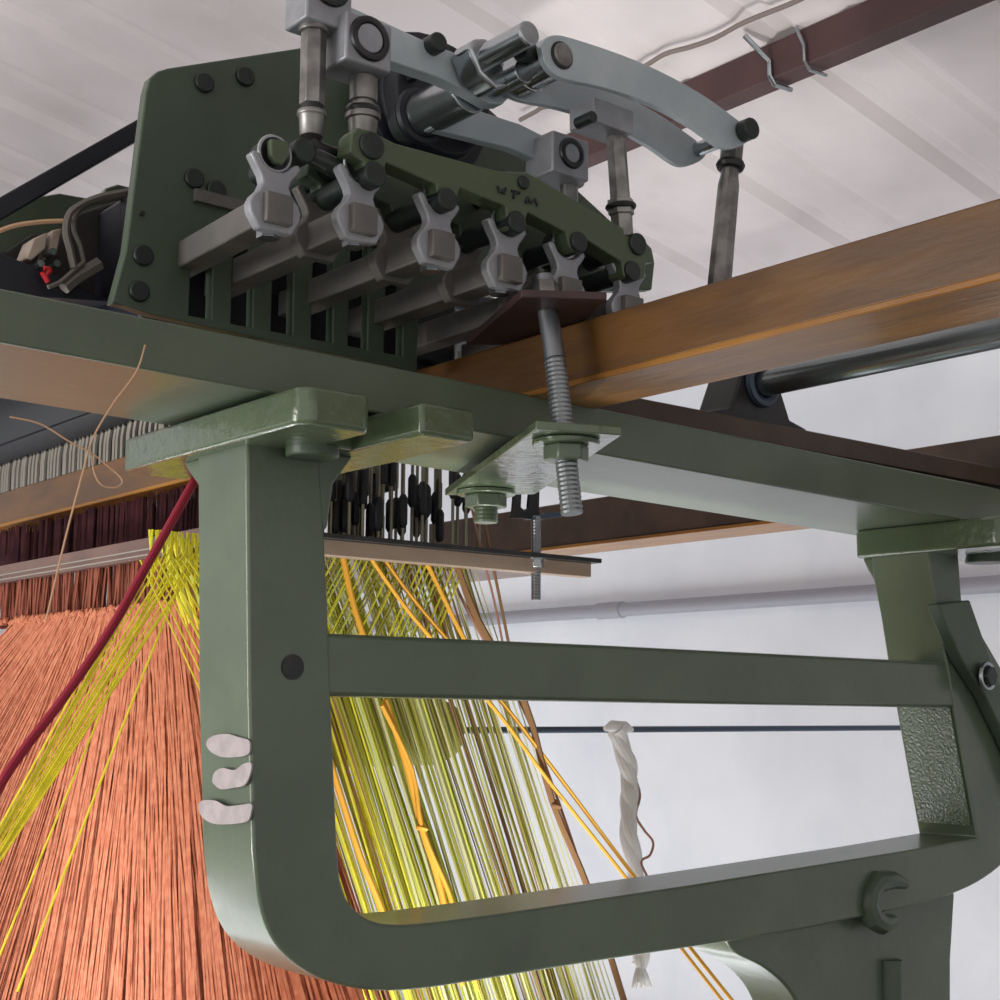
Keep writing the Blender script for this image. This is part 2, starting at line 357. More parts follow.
sbt = thing('clamp_bolt', 'short stubby bolt with washer at the far corner of the green clamp plate', 'bolt', (tb.x, tb.y, .38))
MB().cyl((tb.x, tb.y, .442), (tb.x, tb.y, .451), .062, 28).build('washer', M['green_glossy'], sbt, bevel=.002)
MB().cyl((tb.x, tb.y, .415), (tb.x, tb.y, .442), .045, 6).build('nut', M['green'], sbt, bevel=.003)
zbb = PY(487, 523, tb.y).z
a_ = V((tb.x, tb.y, .46)); b_ = V((tb.x, tb.y, zbb)); MB().rod(a_, b_, threaded(a_, b_, .026, 0)).build('shank', M['green'], sbt, smooth=0)

# ------------------------------------------------------------------ lever mechanism above the beam
CAM_SCALE = 1.13  # mechanism and left clutter scaled back about the camera, same image positions
sp = thing('side_plate', 'big dark green side plate with slots standing on the cross beam', 'plate', PY(300, 340, 2))
out = [(112, 303), (126, 250), (146, 92), (150, 78), (158, 71), (168, 68), (305, 47), (395, 34), (430, 55), (480, 100), (545, 160), (610, 220), (655, 262), (652, 290), (560, 292), (470, 296), (419, 300), (417, 372)]
slots = [(189, 211, 320, 322), (231, 252, 329, 332), (271, 292, 337, 340), (311, 332, 346, 349), (348, 367, 354, 357), (384, 402, 361, 365)]
bot = []
for (a, b, y0, y1) in reversed(slots): bot += [(b, y1), (b+2, 240), (a+3, 240), (a, y0)]
m = MB(); # lower comb of bars and upper sheet, one mesh
outline = out+bot+[(150, 311)]
m.prism([PY(x, y, 1.995) for x, y in outline], (0, .022, 0))
m.build('plate', M['green_dark'], sp, bevel=.003)
MB().prism([PY(x, y, 1.994) for x, y in ((112, 301), (417, 359), (417, 372), (150, 314))], (0, .021, 0)).build('foot_rail', M['green_dark'], sp, bevel=.001)
for (x, y) in ((205, 82), (246, 76), (144, 255), (140, 291), (195, 178), (217, 190), (340, 200), (400, 222)):
    c = PY(x, y, 1.99); MB().cyl((c.x, 1.988, c.z), (c.x, 2.0, c.z), .0165, 18).build('bolt', M['bolt'], sp, bevel=.003)
c = PY(143, 213, 1.99); MB().cyl((c.x, 1.99, c.z), (c.x, 2.0, c.z), .004, 10).build('pin_hole', M['black'], sp)
m = MB().prism([PY(x, y, 1.985) for x, y in ((196, 188), (420, 246), (420, 256), (196, 200))], (0, .01, 0)); m.build('guide_strip', M['greybar'], sp)
# added dark box giving the slots their shaded interior
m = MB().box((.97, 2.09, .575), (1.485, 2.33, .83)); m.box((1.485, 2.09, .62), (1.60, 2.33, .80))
tag(m.build('dark_backing', M['navy'], bevel=.01), 'added navy black box darkening the slots of the side plate', 'housing')
# drum coloured near black for the shaded recess round the drive shaft
c = PY(424, 108, 1.96)
dr = thing('recess_drum', 'near-black drum coloured as a shaded recess on the upper right of the side plate', 'bearing', (c.x, 1.95, c.z-.11))
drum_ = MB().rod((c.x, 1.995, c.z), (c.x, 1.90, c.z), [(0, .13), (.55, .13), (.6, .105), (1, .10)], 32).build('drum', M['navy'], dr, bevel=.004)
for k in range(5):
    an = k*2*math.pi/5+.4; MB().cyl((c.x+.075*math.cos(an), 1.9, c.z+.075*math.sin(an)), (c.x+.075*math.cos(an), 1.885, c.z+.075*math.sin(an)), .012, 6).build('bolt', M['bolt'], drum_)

# six rocking levers
BONE = [(-.043, .072), (-.037, .078), (-.030, .075), (-.022, .062), (-.012, .056), (0, .054), (.012, .056), (.022, .062), (.029, .070), (.036, .073), (.041, .066), (.033, .054), (.025, .044), (.022, .034), (.027, .022), (.038, .010), (.043, -.001), (.041, -.014), (.028, -.036), (-.026, -.036), (-.041, -.014), (-.043, -.001), (-.038, .010), (-.027, .022), (-.022, .034), (-.025, .044), (-.034, .058)]
ORD = ['first lever from the left', 'second lever from the left', 'third lever from the left', 'fourth lever from the left', 'fifth lever, half hidden by the dark clamp plate', 'sixth lever, last before the ochre beam']
VAL = [(277, 172), (362, 184), (440, 211), (508, 236), (568, 259), (630, 278)]   # fork throats
xs6 = [PY(a, b, 1.664).x for a, b in VAL]; zs6 = [PY(a, b, 1.664).z-.05 for a, b in VAL]
def bone(xc, zc, y, th, sc=1):
    m = MB().prism([(xc+u*sc, y, zc+w*sc) for u, w in BONE], (0, th, 0))
    return m
for i in range(6):
    xc, zc = xs6[i], zs6[i]
    lv = thing('lever', 'grey square-bar lever with forked cast bracket, '+ORD[i], 'lever', (xc, 1.8, zc-.03), 'row of grey levers')
    h = .021
    MB().prism([(xc-h, 1.652, zc-h-.004), (xc+h, 1.652, zc-h-.004), (xc+h, 1.652, zc+h-.004), (xc-h, 1.652, zc+h-.004)], (.055 if i == 0 else 0, .44, .03 if i == 0 else 0)).build('square_bar', M['greybar'], lv, bevel=.003)
    br_ = bone(xc, zc, 1.664, .018, .94).build('bracket', M['cast'], lv, bevel=.003)
    if i: bone(xc, zc, 1.775, .018, .94).build('bracket', M['greybar'], lv, bevel=.003)
    MB().ring((xc, 1.672, zc+.078), (0, 1, 0), .0245, .003, 24, 6).build('bushing', M['steel'], br_)
    MB().cyl((xc, 1.675, zc+.078), (xc, 1.70, zc+.078), .023, 20).build('roller', M['ringdark'], br_)
    MB().cyl((xc+.004, 1.69, zc-.037), (xc+.004, 1.69, zc-.024), .016, 6).build('clamp_screw', M['steel'], lv)
# mounting bar with letters
bar = [(352, 133), (358, 127), (370, 130), (395, 143), (500, 171), (527, 172), (562, 192), (620, 226), (640, 236), (652, 248), (655, 262), (646, 263), (645, 278), (632, 281), (624, 276), (622, 262), (588, 240), (584, 250), (574, 252), (569, 245), (566, 232), (528, 212), (524, 230), (514, 233), (508, 228), (506, 206), (460, 187), (456, 205), (446, 208), (439, 202), (436, 184), (386, 162), (385, 180), (375, 184), (366, 178), (364, 162), (350, 152)]
mb = thing('pivot_bar', 'olive green toothed pivot bar lettered WTM above the grey levers', 'bar', PY(500, 210, 1.7))
MB().prism([PY(x, y, 1.648) for x, y in bar], (0, .036, 0)).build('toothed_bar', M['olive'], mb, bevel=.003)
MB().prism([PY(x, y, 1.648)+V((0, .115, 0)) for x, y in bar], (0, .03, 0)).build('toothed_bar', M['green_dark'], mb, bevel=.003)
for (x, y, r) in ((375, 144, .024), (378, 173, .022), (450, 198, .021), (520, 221, .021), (582, 241, .02), (527, 181, .013), (641, 243, .022), (636, 270, .02)):
    c = PY(x, y, 1.638); MB().cyl((c.x, 1.642, c.z), (c.x, 1.86, c.z), r*.85, 22).build('pivot_pin', M['bolt'], mb, bevel=.003)
def stroke(pts): return [PY(400+u/6.25, 180+v/6.25, 1.646) for u, v in pts]
m = MB()
for pts in (((612, 35), (624, 77), (640, 58), (650, 86), (662, 50)), ((697, 66), (750, 82)), ((723, 74), (711, 115)), ((788, 142), (800, 104), (818, 142), (848, 118), (862, 165))):
    q = stroke(pts)
    for a, b in zip(q, q[1:]): m.tube([a, b], .0021, 6)
o = m.build('lettering', M['black'], mb); o['label'] = 'dark letters WTM'
# lug and bent crank beside the first lever
cr = thing('bent_crank', 'dark bent crank rod between the first and second lever', 'crank', PY(320, 160, 1.7))
MB().prism([PY(x, y, 1.658) for x, y in ((271, 138), (290, 141), (290, 156), (283, 165), (276, 162), (271, 155))], (0, .012, 0)).build('lug', M['olive'], cr, bevel=.003)
c = PY(283, 160, 1.68); MB().cyl((PY(298, 154, 1.69).x, 1.67, PY(298, 154, 1.69).z), (PY(298, 154, 1.69).x, 1.8, PY(298, 154, 1.69).z), .018, 20).build('pivot_pin', M['bolt'], cr, bevel=.003)
MB().tube([PY(x, y, 1.69) for x, y in ((292, 152), (305, 153), (320, 160), (335, 168), (346, 170), (354, 160), (352, 148), (348, 142))], [.009, .011, .014, .015, .014, .013, .013, .01], 12).build('crank_rod', M['bolt'], cr)
MB().tube([PY(x, y, 1.71) for x, y in ((313, 140), (316, 148), (330, 154), (345, 158))], .012, 12).build('crank_rod', M['black'], cr)

# ------------------------------------------------------------------ drive arms and link rods on top
def ybox(pts, y, dy): return MB().prism([PY(x, q, y) for x, q in pts], (0, dy, 0))
aa = thing('rocker_arm', 'flat grey rocker arm at the top carrying the twin clevis blocks', 'arm', PY(440, 60, 1.72))
ybox(((318, -14), (345, 4), (392, 25), (430, 43), (470, 58), (497, 70), (510, 84), (511, 96), (503, 104), (490, 104), (470, 92), (440, 78), (392, 62), (340, 40)), 1.72, .028).build('arm_plate', M['arm'], aa, bevel=.003)
c1 = PY(489, 89, 1.72)
ds = thing('drive_shaft', 'short thick steel shaft between the dark drum and the grey rocker arm', 'shaft', (c1.x, 1.85, c1.z-.04))
MB().cyl((c1.x-.015, 1.75, c1.z+.003), (c1.x-.015, 1.93, c1.z+.003), .037, 28).build('sleeve', M['steel'], ds, bevel=.003)
MB().ring((c1.x-.015, 1.885, c1.z+.003), (0, 1, 0), .04, .01).build('collar', M['navy'], ds)
MB().cyl((c1.x+.006, 1.64, c1.z+.004), (c1.x+.006, 1.75, c1.z+.004), .019, 24).build('pin', M['steel'], ds, bevel=.002)
# boss + stud
c2 = PY(530, 33, 1.56)
stud = thing('stub_shaft', 'bright steel stub shaft clamped above the rocker arm', 'shaft', (c2.x, 1.65, c2.z-.03))
MB().cyl((c2.x, 1.56, c2.z), (c2.x, 1.71, c2.z), .0195, 24).build('shaft_end', M['steel'], stud, bevel=.004)
b_ = V((c2.x, 1.66, c2.z))
m = MB().prism([(b_.x-.032, 1.665, b_.z+.006), (b_.x-.022, 1.665, b_.z+.024), (b_.x, 1.665, b_.z+.031), (b_.x+.022, 1.665, b_.z+.024), (b_.x+.034, 1.665, b_.z+.002), (b_.x+.046, 1.665, b_.z-.034), (b_.x+.02, 1.665, b_.z-.046), (b_.x-.012, 1.665, b_.z-.03)], (0, .05, 0)); m.build('clamp_boss', M['steel'], stud, bevel=.006, seg=3)
q = PY(432, 46, 1.72); MB().cyl((q.x, 1.70, q.z), (q.x, 1.78, q.z), .016, 18).build('bolt', M['bolt'], stud, bevel=.003)
# hub + curved twin arm
ARM = [(541, 46), (546, 38), (556, 35), (572, 38), (620, 54), (660, 71), (700, 93), (730, 114), (748, 129), (750, 139), (738, 147), (722, 147), (697, 129), (664, 110), (628, 95), (598, 86), (574, 81), (556, 75), (545, 62)]
ca = thing('curved_arm', 'long curved twin-plate zinc arm arching down to the right', 'arm', PY(650, 90, 1.65))
ARM = [(p.x, p.y) for p in smooth_path([V((a, b, 0)) for a, b in ARM+ARM[:1]], 3)[:-1]]
ybox(ARM, 1.60, .012).build('arm_plate', M['arm'], ca, bevel=.0015)
MB().prism([PY(x, y, 1.6)+V((0, .105, 0)) for x, y in ARM], (0, .012, 0)).build('arm_plate', M['arm'], ca, bevel=.0015)
c3 = PY(560, 55, 1.6)
MB().rod((c3.x, 1.612, c3.z), (c3.x, 1.70, c3.z), [(0, .033), (.6, .033), (.62, .037), (.95, .037), (1, .033)], 30).build('hub', M['steel'], ca, bevel=.002)
MB().cyl((c3.x+.003, 1.593, c3.z), (c3.x+.003, 1.61, c3.z), .019, 24).build('pin_end', M['rodsteel'], ca, bevel=.003)
MB().ring((c3.x+.003, 1.599, c3.z), (0, 1, 0), .02, .0025).build('seal_ring', M['ringdark'], ca)
q = PY(520, 52, 1.62); MB().cyl((q.x, q.y, q.z), (q.x+.03, q.y+.01, q.z+.012), .015, 16).build('set_screw', M['bolt'], ca, bevel=.003)
c4 = PY(742, 132, 1.6)
MB().cyl((c4.x, 1.575, c4.z), (c4.x, 1.60, c4.z), .019, 20).build('pin_cap', M['bolt'], ca, bevel=.004)
MB().cyl((c4.x, 1.60, c4.z), (c4.x, 1.71, c4.z), .013, 20).build('pin', M['steel'], ca)
MB().cyl((c4.x, 1.717, c4.z), (c4.x, 1.765, c4.z), .012, 20).build('pin_cap', M['bolt'], ca, bevel=.003)
# third arm behind
ca2 = thing('rear_arm', 'blue-grey rear arm from the drive shaft to the middle link block', 'arm', PY(500, 130, 1.86))
ybox(((430, 128), (455, 113), (480, 111), (520, 124), (556, 142), (562, 160), (545, 163), (510, 148), (470, 138)), 1.84, .02).build('arm_plate', M['arm'], ca2, bevel=.002)

def clevis(par, cx, y0, dy, x0, x1, z0, z1, ringr):
    blk = MB().box((x0, y0, z0), (x1, y0+dy, z1)).build('clevis_block', M['cast'], par, bevel=.004)
    if ringr:
        zc_ = z0+(z1-z0)*.56; xc_ = (x0+x1)/2
        MB().ring((xc_, y0-.001, zc_), (0, 1, 0), ringr, .006).build('bearing_ring', M['ringdark'], blk)
        MB().cyl((xc_, y0-.004, zc_), (xc_, y0+.01, zc_), ringr*.78, 24).build('pin_end', M['cast'], blk, bevel=.002)
def hexrod(m, p, q, r, n=6): return m.cyl(p, q, r, n)
# R1
y = 1.70
a = PY(314, 28, y); b = PY(314, 138, y)
R1 = thing('link_rod', 'hexagonal steel link rod at far left with long plain shank', 'rod', b)
x0, x1 = PY(303, 0, y).x-.005, PY(343, 0, y).x
clevis(R1, 0, 1.675, .06, x0-.004, x1, PY(320, 27, 1.69).z, PY(320, -45, 1.69).z, .028)
MB().cyl((a.x, y, a.z+.004), (a.x, y, a.z-.008), .022, 20).build('collar', M['rodsteel'], R1, bevel=.002)
zm = PY(314, 106, y).z; hexrod(MB(), (a.x, y, a.z), (a.x, y, zm), .0185).build('hex_shank', M['rodsteel'], R1, bevel=.001)
MB().cyl((a.x, y, zm), (a.x, y, zm-.012), .0165, 18).build('neck', M['black'], R1)
MB().rod((a.x, y, zm-.010), (a.x, y, b.z), [(0, .021), (.15, .0215), (.25, .0185), (1, .0165)]).build('end_cap', M['rodsteel'], R1, bevel=.001)
# R2
y = 1.69
a = PY(364, 60, y); b = PY(364, 137, y)
R2 = thing('link_rod', 'short stepped steel link rod under the big clevis block with round bore', 'rod', b)
clevis(R2, 0, 1.655, .075, PY(346, 40, 1.655).x, PY(392, 40, 1.655).x, PY(370, 66, 1.655).z, PY(370, 18, 1.655).z, .028)
MB().rod((a.x, y, a.z), (a.x, y, b.z), [(0, .024), (.16, .025), (.17, .014), (.24, .016), (.25, .0205), (.55, .0205), (.56, .016), (.62, .016), (.625, .024), (.72, .025), (.74, .026), (.79, .026), (.80, .022), (.98, .02), (1, .018)], 24).build('stepped_shank', M['rodsteel'], R2, smooth=25)
MB().ring((a.x, y, a.z+(b.z-a.z)*.68), (0, 0, 1), .021, .006).build('seal_ring', M['ringdark'], R2)
# R3
y = 1.83
R3 = thing('link_rod', 'steel link rod under the middle clevis block beside the lettering', 'rod', PY(571, 205, y))
clevis(R3, 0, 1.79, .075, PY(553, 150, 1.79).x, PY(589, 150, 1.79).x, PY(570, 176, 1.79).z, PY(570, 135, 1.79).z, .022)
a = PY(569, 172, y); b = PY(569, 235, y)
MB().rod((a.x, y, a.z), (a.x, y, b.z), [(0, .027), (.2, .027), (.21, .016), (1, .016)], 20).build('shank', M['rodsteel'], R3, smooth=25)
# R4
y = 1.66
R4 = thing('link_rod', 'steel link rod hanging from the middle of the curved arm', 'rod', PY(621, 235, y))
x0, x1 = PY(594, 120, 1.63).x, PY(634, 120, 1.63).x
MB().box((x0, 1.63, PY(615, 128, 1.63).z), (x1, 1.69, PY(615, 104, 1.63).z)).build('clevis_block', M['cast'], R4, bevel=.003)
a = PY(615, 126, y); b = PY(623, 237, y)
MB().rod(a, b, [(0, .02), (.05, .02), (.055, .0165), (.66, .017), (.67, .022), (.8, .022), (.81, .0185), (1, .0175)], 6).build('hex_shank', M['rodsteel'], R4, smooth=20)
MB().ring(a+(b-a)*.73, (b-a), .021, .005).build('lock_ring', M['ringdark'], R4)
q = PY(590, 118, 1.63); MB().cyl((q.x, 1.622, q.z), (q.x, 1.66, q.z), .010, 16).build('bolt', M['bolt'], R4, bevel=.002)
# R5
y = 1.655
R5 = thing('link_rod', 'steel link rod hanging from the right tip of the curved arm', 'rod', PY(720, 278, y))
a = PY(733, 138, y); b = PY(718, 300, y)
MB().rod(a, b, [(0, .02), (.16, .02), (.165, .015), (.24, .016), (.3, .019), (1, .021)], 14).build('shank', M['rodsteel'], R5, smooth=25)
MB().ring(a+(b-a)*.175, (b-a), .017, .009).build('lock_ring', M['ringdark'], R5)

# ------------------------------------------------------------------ clutter at left behind the side plate
bp = ybox(((-60, 310), (-60, 240), (0, 214), (35, 197), (60, 193), (88, 198), (102, 196), (106, 188), (118, 184), (130, 187), (150, 200), (150, 330)), 2.32, .02)
tag(bp.build('cover_plate', M['green'], bevel=.003), 'green cover plate with curved top behind the tangle of wires', 'plate')
jb = ybox(((58, 240), (75, 214), (120, 200), (150, 200), (150, 330), (-20, 330), (-20, 256), (8, 250), (35, 232)), 2.27, .04)
tag(jb.build('dark_cover', M['junk'], bevel=.006), 'dark brown cover behind the wires at far left', 'cover')
tag(ybox(((-60, 250), (0, 253), (40, 268), (115, 302), (-60, 290)), 2.2, .05).build('dark_ledge', M['navy'], bevel=.003), 'dark ledge above the cross beam at the left edge', 'ledge')
cn = thing('connector_block', 'ivory plastic connector block among the wires', 'connector', PY(42, 262, 2.2))
ybox(((26, 258), (34, 238), (48, 232), (46, 248), (32, 260)), 2.2, .05).build('body', M['conn'], cn, bevel=.003)
ybox(((48, 252), (52, 230), (62, 228), (58, 250), (44, 260)), 2.21, .04).build('clip', M['conn'], cn, bevel=.003)
for x, y in ((52, 252), (40, 264), (56, 264)):
    q = PY(x, y, 2.19); MB().cyl((q.x, 2.185, q.z), (q.x, 2.21, q.z), .006, 10).build('screw', M['steel'], cn)
def wire(pts, y, r, mt, lab, name='wire', n=6):
    tag(MB().tube(smooth_path([PY(a, b, y) for a, b in pts]), r, n).build(name, mt), lab, 'wire')
wire(((74, 268), (70, 250), (66, 232), (69, 215), (80, 205), (100, 197), (125, 192), (140, 188)), 2.18, .006, M['rubber'], 'thicker grey cable arching over to the side plate edge')
wire(((84, 262), (80, 245), (74, 230), (76, 215), (88, 205), (110, 200), (140, 194)), 2.19, .004, M['rubber'], 'thinner grey cable looping just inside the thicker one')
wire(((-20, 240), (10, 227), (40, 222), (70, 221)), 2.19, .004, M['tan'], 'tan wire entering from the left edge above the connector')
wire(((44, 268), (50, 270), (46, 276), (48, 282), (42, 272)), 2.18, .004, M['redwire'], 'short red wire curling beneath the connector block')
wire(((48, 287), (60, 282), (74, 270), (84, 262)), 2.18, .004, M['rubber'], 'grey wire lying along the ledge below the connector')
for k, (w, lab) in enumerate(((1, 'crumpled dark plastic strip right of the red wire'),)):
    tag(MB().tube(smooth_path([PY(a, b, 2.19) for a, b in ((62, 289), (75, 278), (88, 270), (100, 263))]), [.003, ]+[.012]*17+[.004], 6).build('plastic_strip', M['rubber']), lab, 'strip')
nb = MB().bar(PY(-40, 232, 2.25), PY(170, 112, 2.25), .03, .046, (0, -1, 0))
tag(nb.build('diagonal_brace', M['navy'], bevel=.003), 'navy black diagonal brace rising behind the side plate', 'brace')

CAM_SCALE = 1.0
# ------------------------------------------------------------------ harness: comber board, hooks, cords
CX0, CX1, CY0, CY1, CZ = 1.54, 2.66, 2.86, 4.6, .40
cb = thing('comber_board', 'pale comber board hanging behind the U frame with cords passing through', 'board', (2, 3.5, CZ-.06))
MB().box((CX0, CY0+.01, CZ-.05), (CX1, CY0+.05, CZ-.012)).build('front_strip', M['comber'], cb, bevel=.002)
MB().box((CX0-.02, CY0-.01, CZ-.012), (CX1+.02, CY0+.05, CZ)).build('edge_bar', M['black'], cb, bevel=.001)
MB().box((CX0, CY0+.05, CZ-.05), (CX0+.03, CY1, CZ)).build('side_rail', M['clear'], cb, bevel=.002)
MB().box((CX0+.031, CY0+.05, CZ-.03), (CX1, CY1, CZ-.02)).build('perforated_board', M['clear'], cb)
for k in range(2):
    tag(MB().tube([(CX0-.03-.012*k, CY0-.1, CZ-.035-.016*k), (CX0-.03-.012*k, CY1+1.5, CZ-.035-.016*k)], .0017, 6).build('guide_wire', M['hookgrey']), ('upper' if k == 0 else 'lower')+' steel guide wire stretched along the comber board side', 'wire')
# forked stud bracket
fk = thing('fork_bracket', 'small black forked bracket on a threaded stud through the comber edge bar', 'bracket', PY(537, 600, 2.86))
y = 2.88
ybox(((513, 518), (515, 494), (522, 489), (521, 507), (525, 511), (529, 508), (531, 484), (540, 481), (539, 513), (550, 514), (550, 518)), y, .012).build('fork', M['black'], fk, bevel=.001)
a = PY(536, 516, y); b = PY(536, 600, y)
MB().rod(a, b, threaded(a, b, .013, 0)).build('stud', M['thread_rod'], fk, smooth=0)
ybox(((530, 519), (545, 519), (580, 514), (584, 511), (545, 513)), y-.01, .03).build('arm', M['bluesteel'], fk, bevel=.001)
c = PY(536, 563, y); MB().cyl((c.x, y, c.z+.01), (c.x, y, c.z-.012), .022, 6).build('nut', M['steel'], fk, bevel=.002)
MB().cyl((c.x, y, c.z+.014), (c.x, y, c.z+.009), .03, 20).build('washer', M['steel'], fk)

# hooks above the comber board (each wire with a black sleeve)
def hook_proto():
    h = thing('harness_hook', 'thin wire harness hook with black sleeve above the comber board', 'hook', (0, 0, .0), 'harness hooks with black sleeves')
    MB().tube([(0, 0, 0), (0, 0, .56)], .0042, 6).build('wire', M['hook'], h)
    return h
hp = hook_proto(); hw = hp.children[0]
sl = MB().tube([(0, 0, 0), (0, 0, .01), (0, 0, .075), (0, 0, .085)], [.006, .0115, .0115, .006], 8).build('sleeve', M['sleeve'], hw)
col = bpy.context.scene.collection
first = True
hooks = []
for i in range(70):
    hx = 1.88+(.46*i/70)+random.uniform(-.006, .006); hy = random.choice([2.93, 3.0, 3.08, 3.2, 3.35, 3.5])
    hooks.append((hx, hy, random.uniform(.03, .17)))
for hx, hy, sz in hooks:
    if first: r = hp; w = hw; s2 = sl; first = False
    else:
        r = hp.copy(); w = hw.copy(); s2 = sl.copy()
        for o in (r, w, s2): col.objects.link(o)
        w.parent = r; s2.parent = w
    r.location = W((hx, hy, CZ-.02)); s2.location = (0, 0, sz*S)
# grey hooks beyond the ochre beam at left
proto = MB().tube([(0, 0, 0), (0, .01, .02), (0, 0, .05), (0, 0, .20), (0, -.012, .235), (0, .004, .25)], [.005, .009, .008, .009, .010, .006], 6).build('pale_hook', M['hookgrey'])
tag(proto, 'pale grey flat hook in the row above the ochre beam at left', 'hook', 'pale hooks above the ochre beam')
for i in range(110):
    o = proto if i == 0 else proto.copy()
    if i: col.objects.link(o)
    o.location = W((2.12+random.uniform(-.006, .006), 3.05+i*.036, .72))
# dark jacquard case above, plus an added dark panel blocking light behind the hooks
tag(MB().box((1.95, 2.75, .965), (2.5, 10, 1.02)).box((1.5, 3.6, .965), (1.95, 10, 1.0)).box((2.3, 3.3, .60), (2.33, 10, .965)).build('hook_board', M['navy'], bevel=.01), 'dark navy board above the pale hooks behind the cross beam', 'board')
# purple cords between beam and comber board (uncountable)
m = MB()
for k in range(620):
    yy = CY0+.06+random.random()*2.2; xx = 1.72+random.random()*.13
    m.tube([(xx, yy, CZ-.02), (xx, yy, .573)], .0034, 3, False)
tag(m.build('harness_cords', M['purple']), 'dense purple-brown harness cords between ochre beam and comber board', 'cords', kind='stuff')
# rust cords below comber's left side down to the knots
m = MB()
for k in range(520):
    yy = CY0+.08+random.random()*1.4; xx = CX0+.01+random.random()*.12
    m.tube([(xx, yy, CZ-.03), (xx+random.uniform(-.01, .01), yy+random.uniform(-.01, .01), .245+random.uniform(-.01, .01)), (xx, yy, .225)], [.003, .0034, .006], 4, False)
tag(m.build('leader_cords', M['rust']), 'short rust-brown leader cords hanging below the left side of the comber board', 'cords', kind='stuff')
# salmon yarn sheet: fans out from the knots
def fan(nm, mt, n, x0, spread):
    m = MB()
    for k in range(n):
        t = (k+random.random())/n
        top = V((x0+random.uniform(-.01, .01), CY0+.0+t*1.15, .232+random.uniform(-.012, .012)))
        bpx = 345-t*700+random.uniform(-spread, spread)
        bot = PX(bpx, 1010, x0-.0+random.uniform(-.03, .03)); 
        dirv = (bot-top); bot = top+dirv*((FLOOR+.02-top.z)/dirv.z)
        mid = top.lerp(bot, .45)+V((random.uniform(-.01, .01), random.uniform(-.012, .012), 0))
        r = random.uniform(.0021, .0034)
        m.tube([top, mid, bot], [r*.8, r, r*1.3], 3, False)
    return m.build(nm, mt)
tag(fan('yarn_sheet', M['salmon'], 2300, CX0+.0, 40), 'front sheet of salmon orange pile yarn fanning down to the floor at left', 'yarn', kind='stuff')
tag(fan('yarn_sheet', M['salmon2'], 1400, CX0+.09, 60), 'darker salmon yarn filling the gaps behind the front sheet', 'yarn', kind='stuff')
# salmon knots
m = MB()
for k in range(110):
    yy = CY0+.1+k*.018; c = V((CX0+random.uniform(-.012, 0), yy, .232+random.uniform(-.008, .008)))
    m.tube([c+V((0, -.006, -.006)), c, c+V((0, .008, .006))], [.004, .010, .004], 6)
tag(m.build('knot_row', M['salmon']), 'row of salmon knots where leader cords join the yarn', 'knots', kind='stuff')

# yellow yarns
def strand(path, r, mt, lab, grp, name='yarn_strand'):
    o = MB().tube(path, r, 5).build(name, mt); tag(o, lab, 'yarn', grp); return o
N = 235
mts = ['yel1', 'yel1', 'yel2', 'yel3', 'yel3', 'yel4', 'browny']
LABS = {'yel1': 'bright yellow-green yarn slanting down right inside the U frame opening', 'yel2': 'lime green yarn slanting down right inside the U frame opening', 'yel3': 'dark olive yarn slanting down right inside the U frame opening', 'yel4': 'pale yellow yarn slanting down right inside the U frame opening', 'browny': 'brown yarn slanting down right inside the U frame opening'}
for k in range(N):
    t = ((k+random.random())/N)**1.25
    yy = CY0+random.uniform(.055, .16)
    tp = PY(186+t*308, 556+14*t, CY0); bpx = 334+t*296+random.uniform(-10, 10)
    bt = PY(bpx, 1005, CY0)
    top = V((tp.x, yy, tp.z)); bot = V((bt.x, yy, bt.z)); dv = bot-top; bot = top+dv*((FLOOR+.02-top.z)/dv.z)
    if t < .45: mt = random.choice(['yel1', 'yel1', 'yel1', 'yel2', 'yel3', 'browny'])
    elif t < .75: mt = random.choice(['yel2', 'yel2', 'yel4', 'yel3', 'yel4', 'yel3'])
    else: mt = random.choice(['yel4', 'yel3', 'yel3', 'browny', 'yel4'])
    r = random.uniform(.0022, .0047)*(1 if t < .6 else .75)
    strand([V((top.x, top.y, CZ-.03)), top.lerp(bot, .5)+V((random.uniform(-.006, .006), 0, 0)), bot], r, M[mt], LABS[mt], mt+' strands in the frame opening')
# crossing strands that lean the other way, right of the post
for k in range(26):
    a = PY(335+k*5.5, 548, CY0+.054); b = PY(250+k*6.2, 700+random.uniform(-10, 20), CY0+.054)
    dv = b-a; b = a+dv*.72
    strand([a, b], random.uniform(.002, .0034), M[random.choice(['yel1', 'yel2', 'yel3'])], 'thin yellow-green yarn leaning left, crossing others above the tie bar', 'crossing yarns above the tie bar')
# left bundle
for k in range(15):
    f = k/14
    a = PY(152+f*52+random.uniform(-2, 2), 548, CY0-.02); b = PY(-30+random.uniform(-4, 4), 882+22*f, 2.75)
    if k % 6 == 5: b = PY(-30+f*60, 960+f*40, 2.75)
    strand([V((a.x, a.y, CZ-.03)), V((a.x-.004, a.y-.005, .335-.02*random.random())), b], random.uniform(.0018, .0028), M['yel1'], 'yellow yarn pulled down left in the bundle crossing the salmon sheet', 'yellow bundle over the salmon sheet')
for k in range(14):
    a = PY(140+k*6, 560, CY0-.05); b = PY(200+k*7, 690-k*4, CY0-.05); dv = b-a
    strand([a, a+dv*1.3], random.uniform(.0018, .0028), M['yel1'], 'yellow yarn leaning right beside the left post of the frame', 'yellow yarns meeting the left post')
for k in range(11):
    q = PY(146+k*6.5, 552, CY0-.0)
    strand([V((q.x, CY0-.012, CZ-.03)), V((q.x+.004, CY0-.02, .31)), V((q.x+random.uniform(-.02, .02), CY0-.02, .25))], .003, M[random.choice(['yel1', 'yel3'])], 'short yellow cord hanging under the comber board beside the left post', 'short yellow cords under the board')
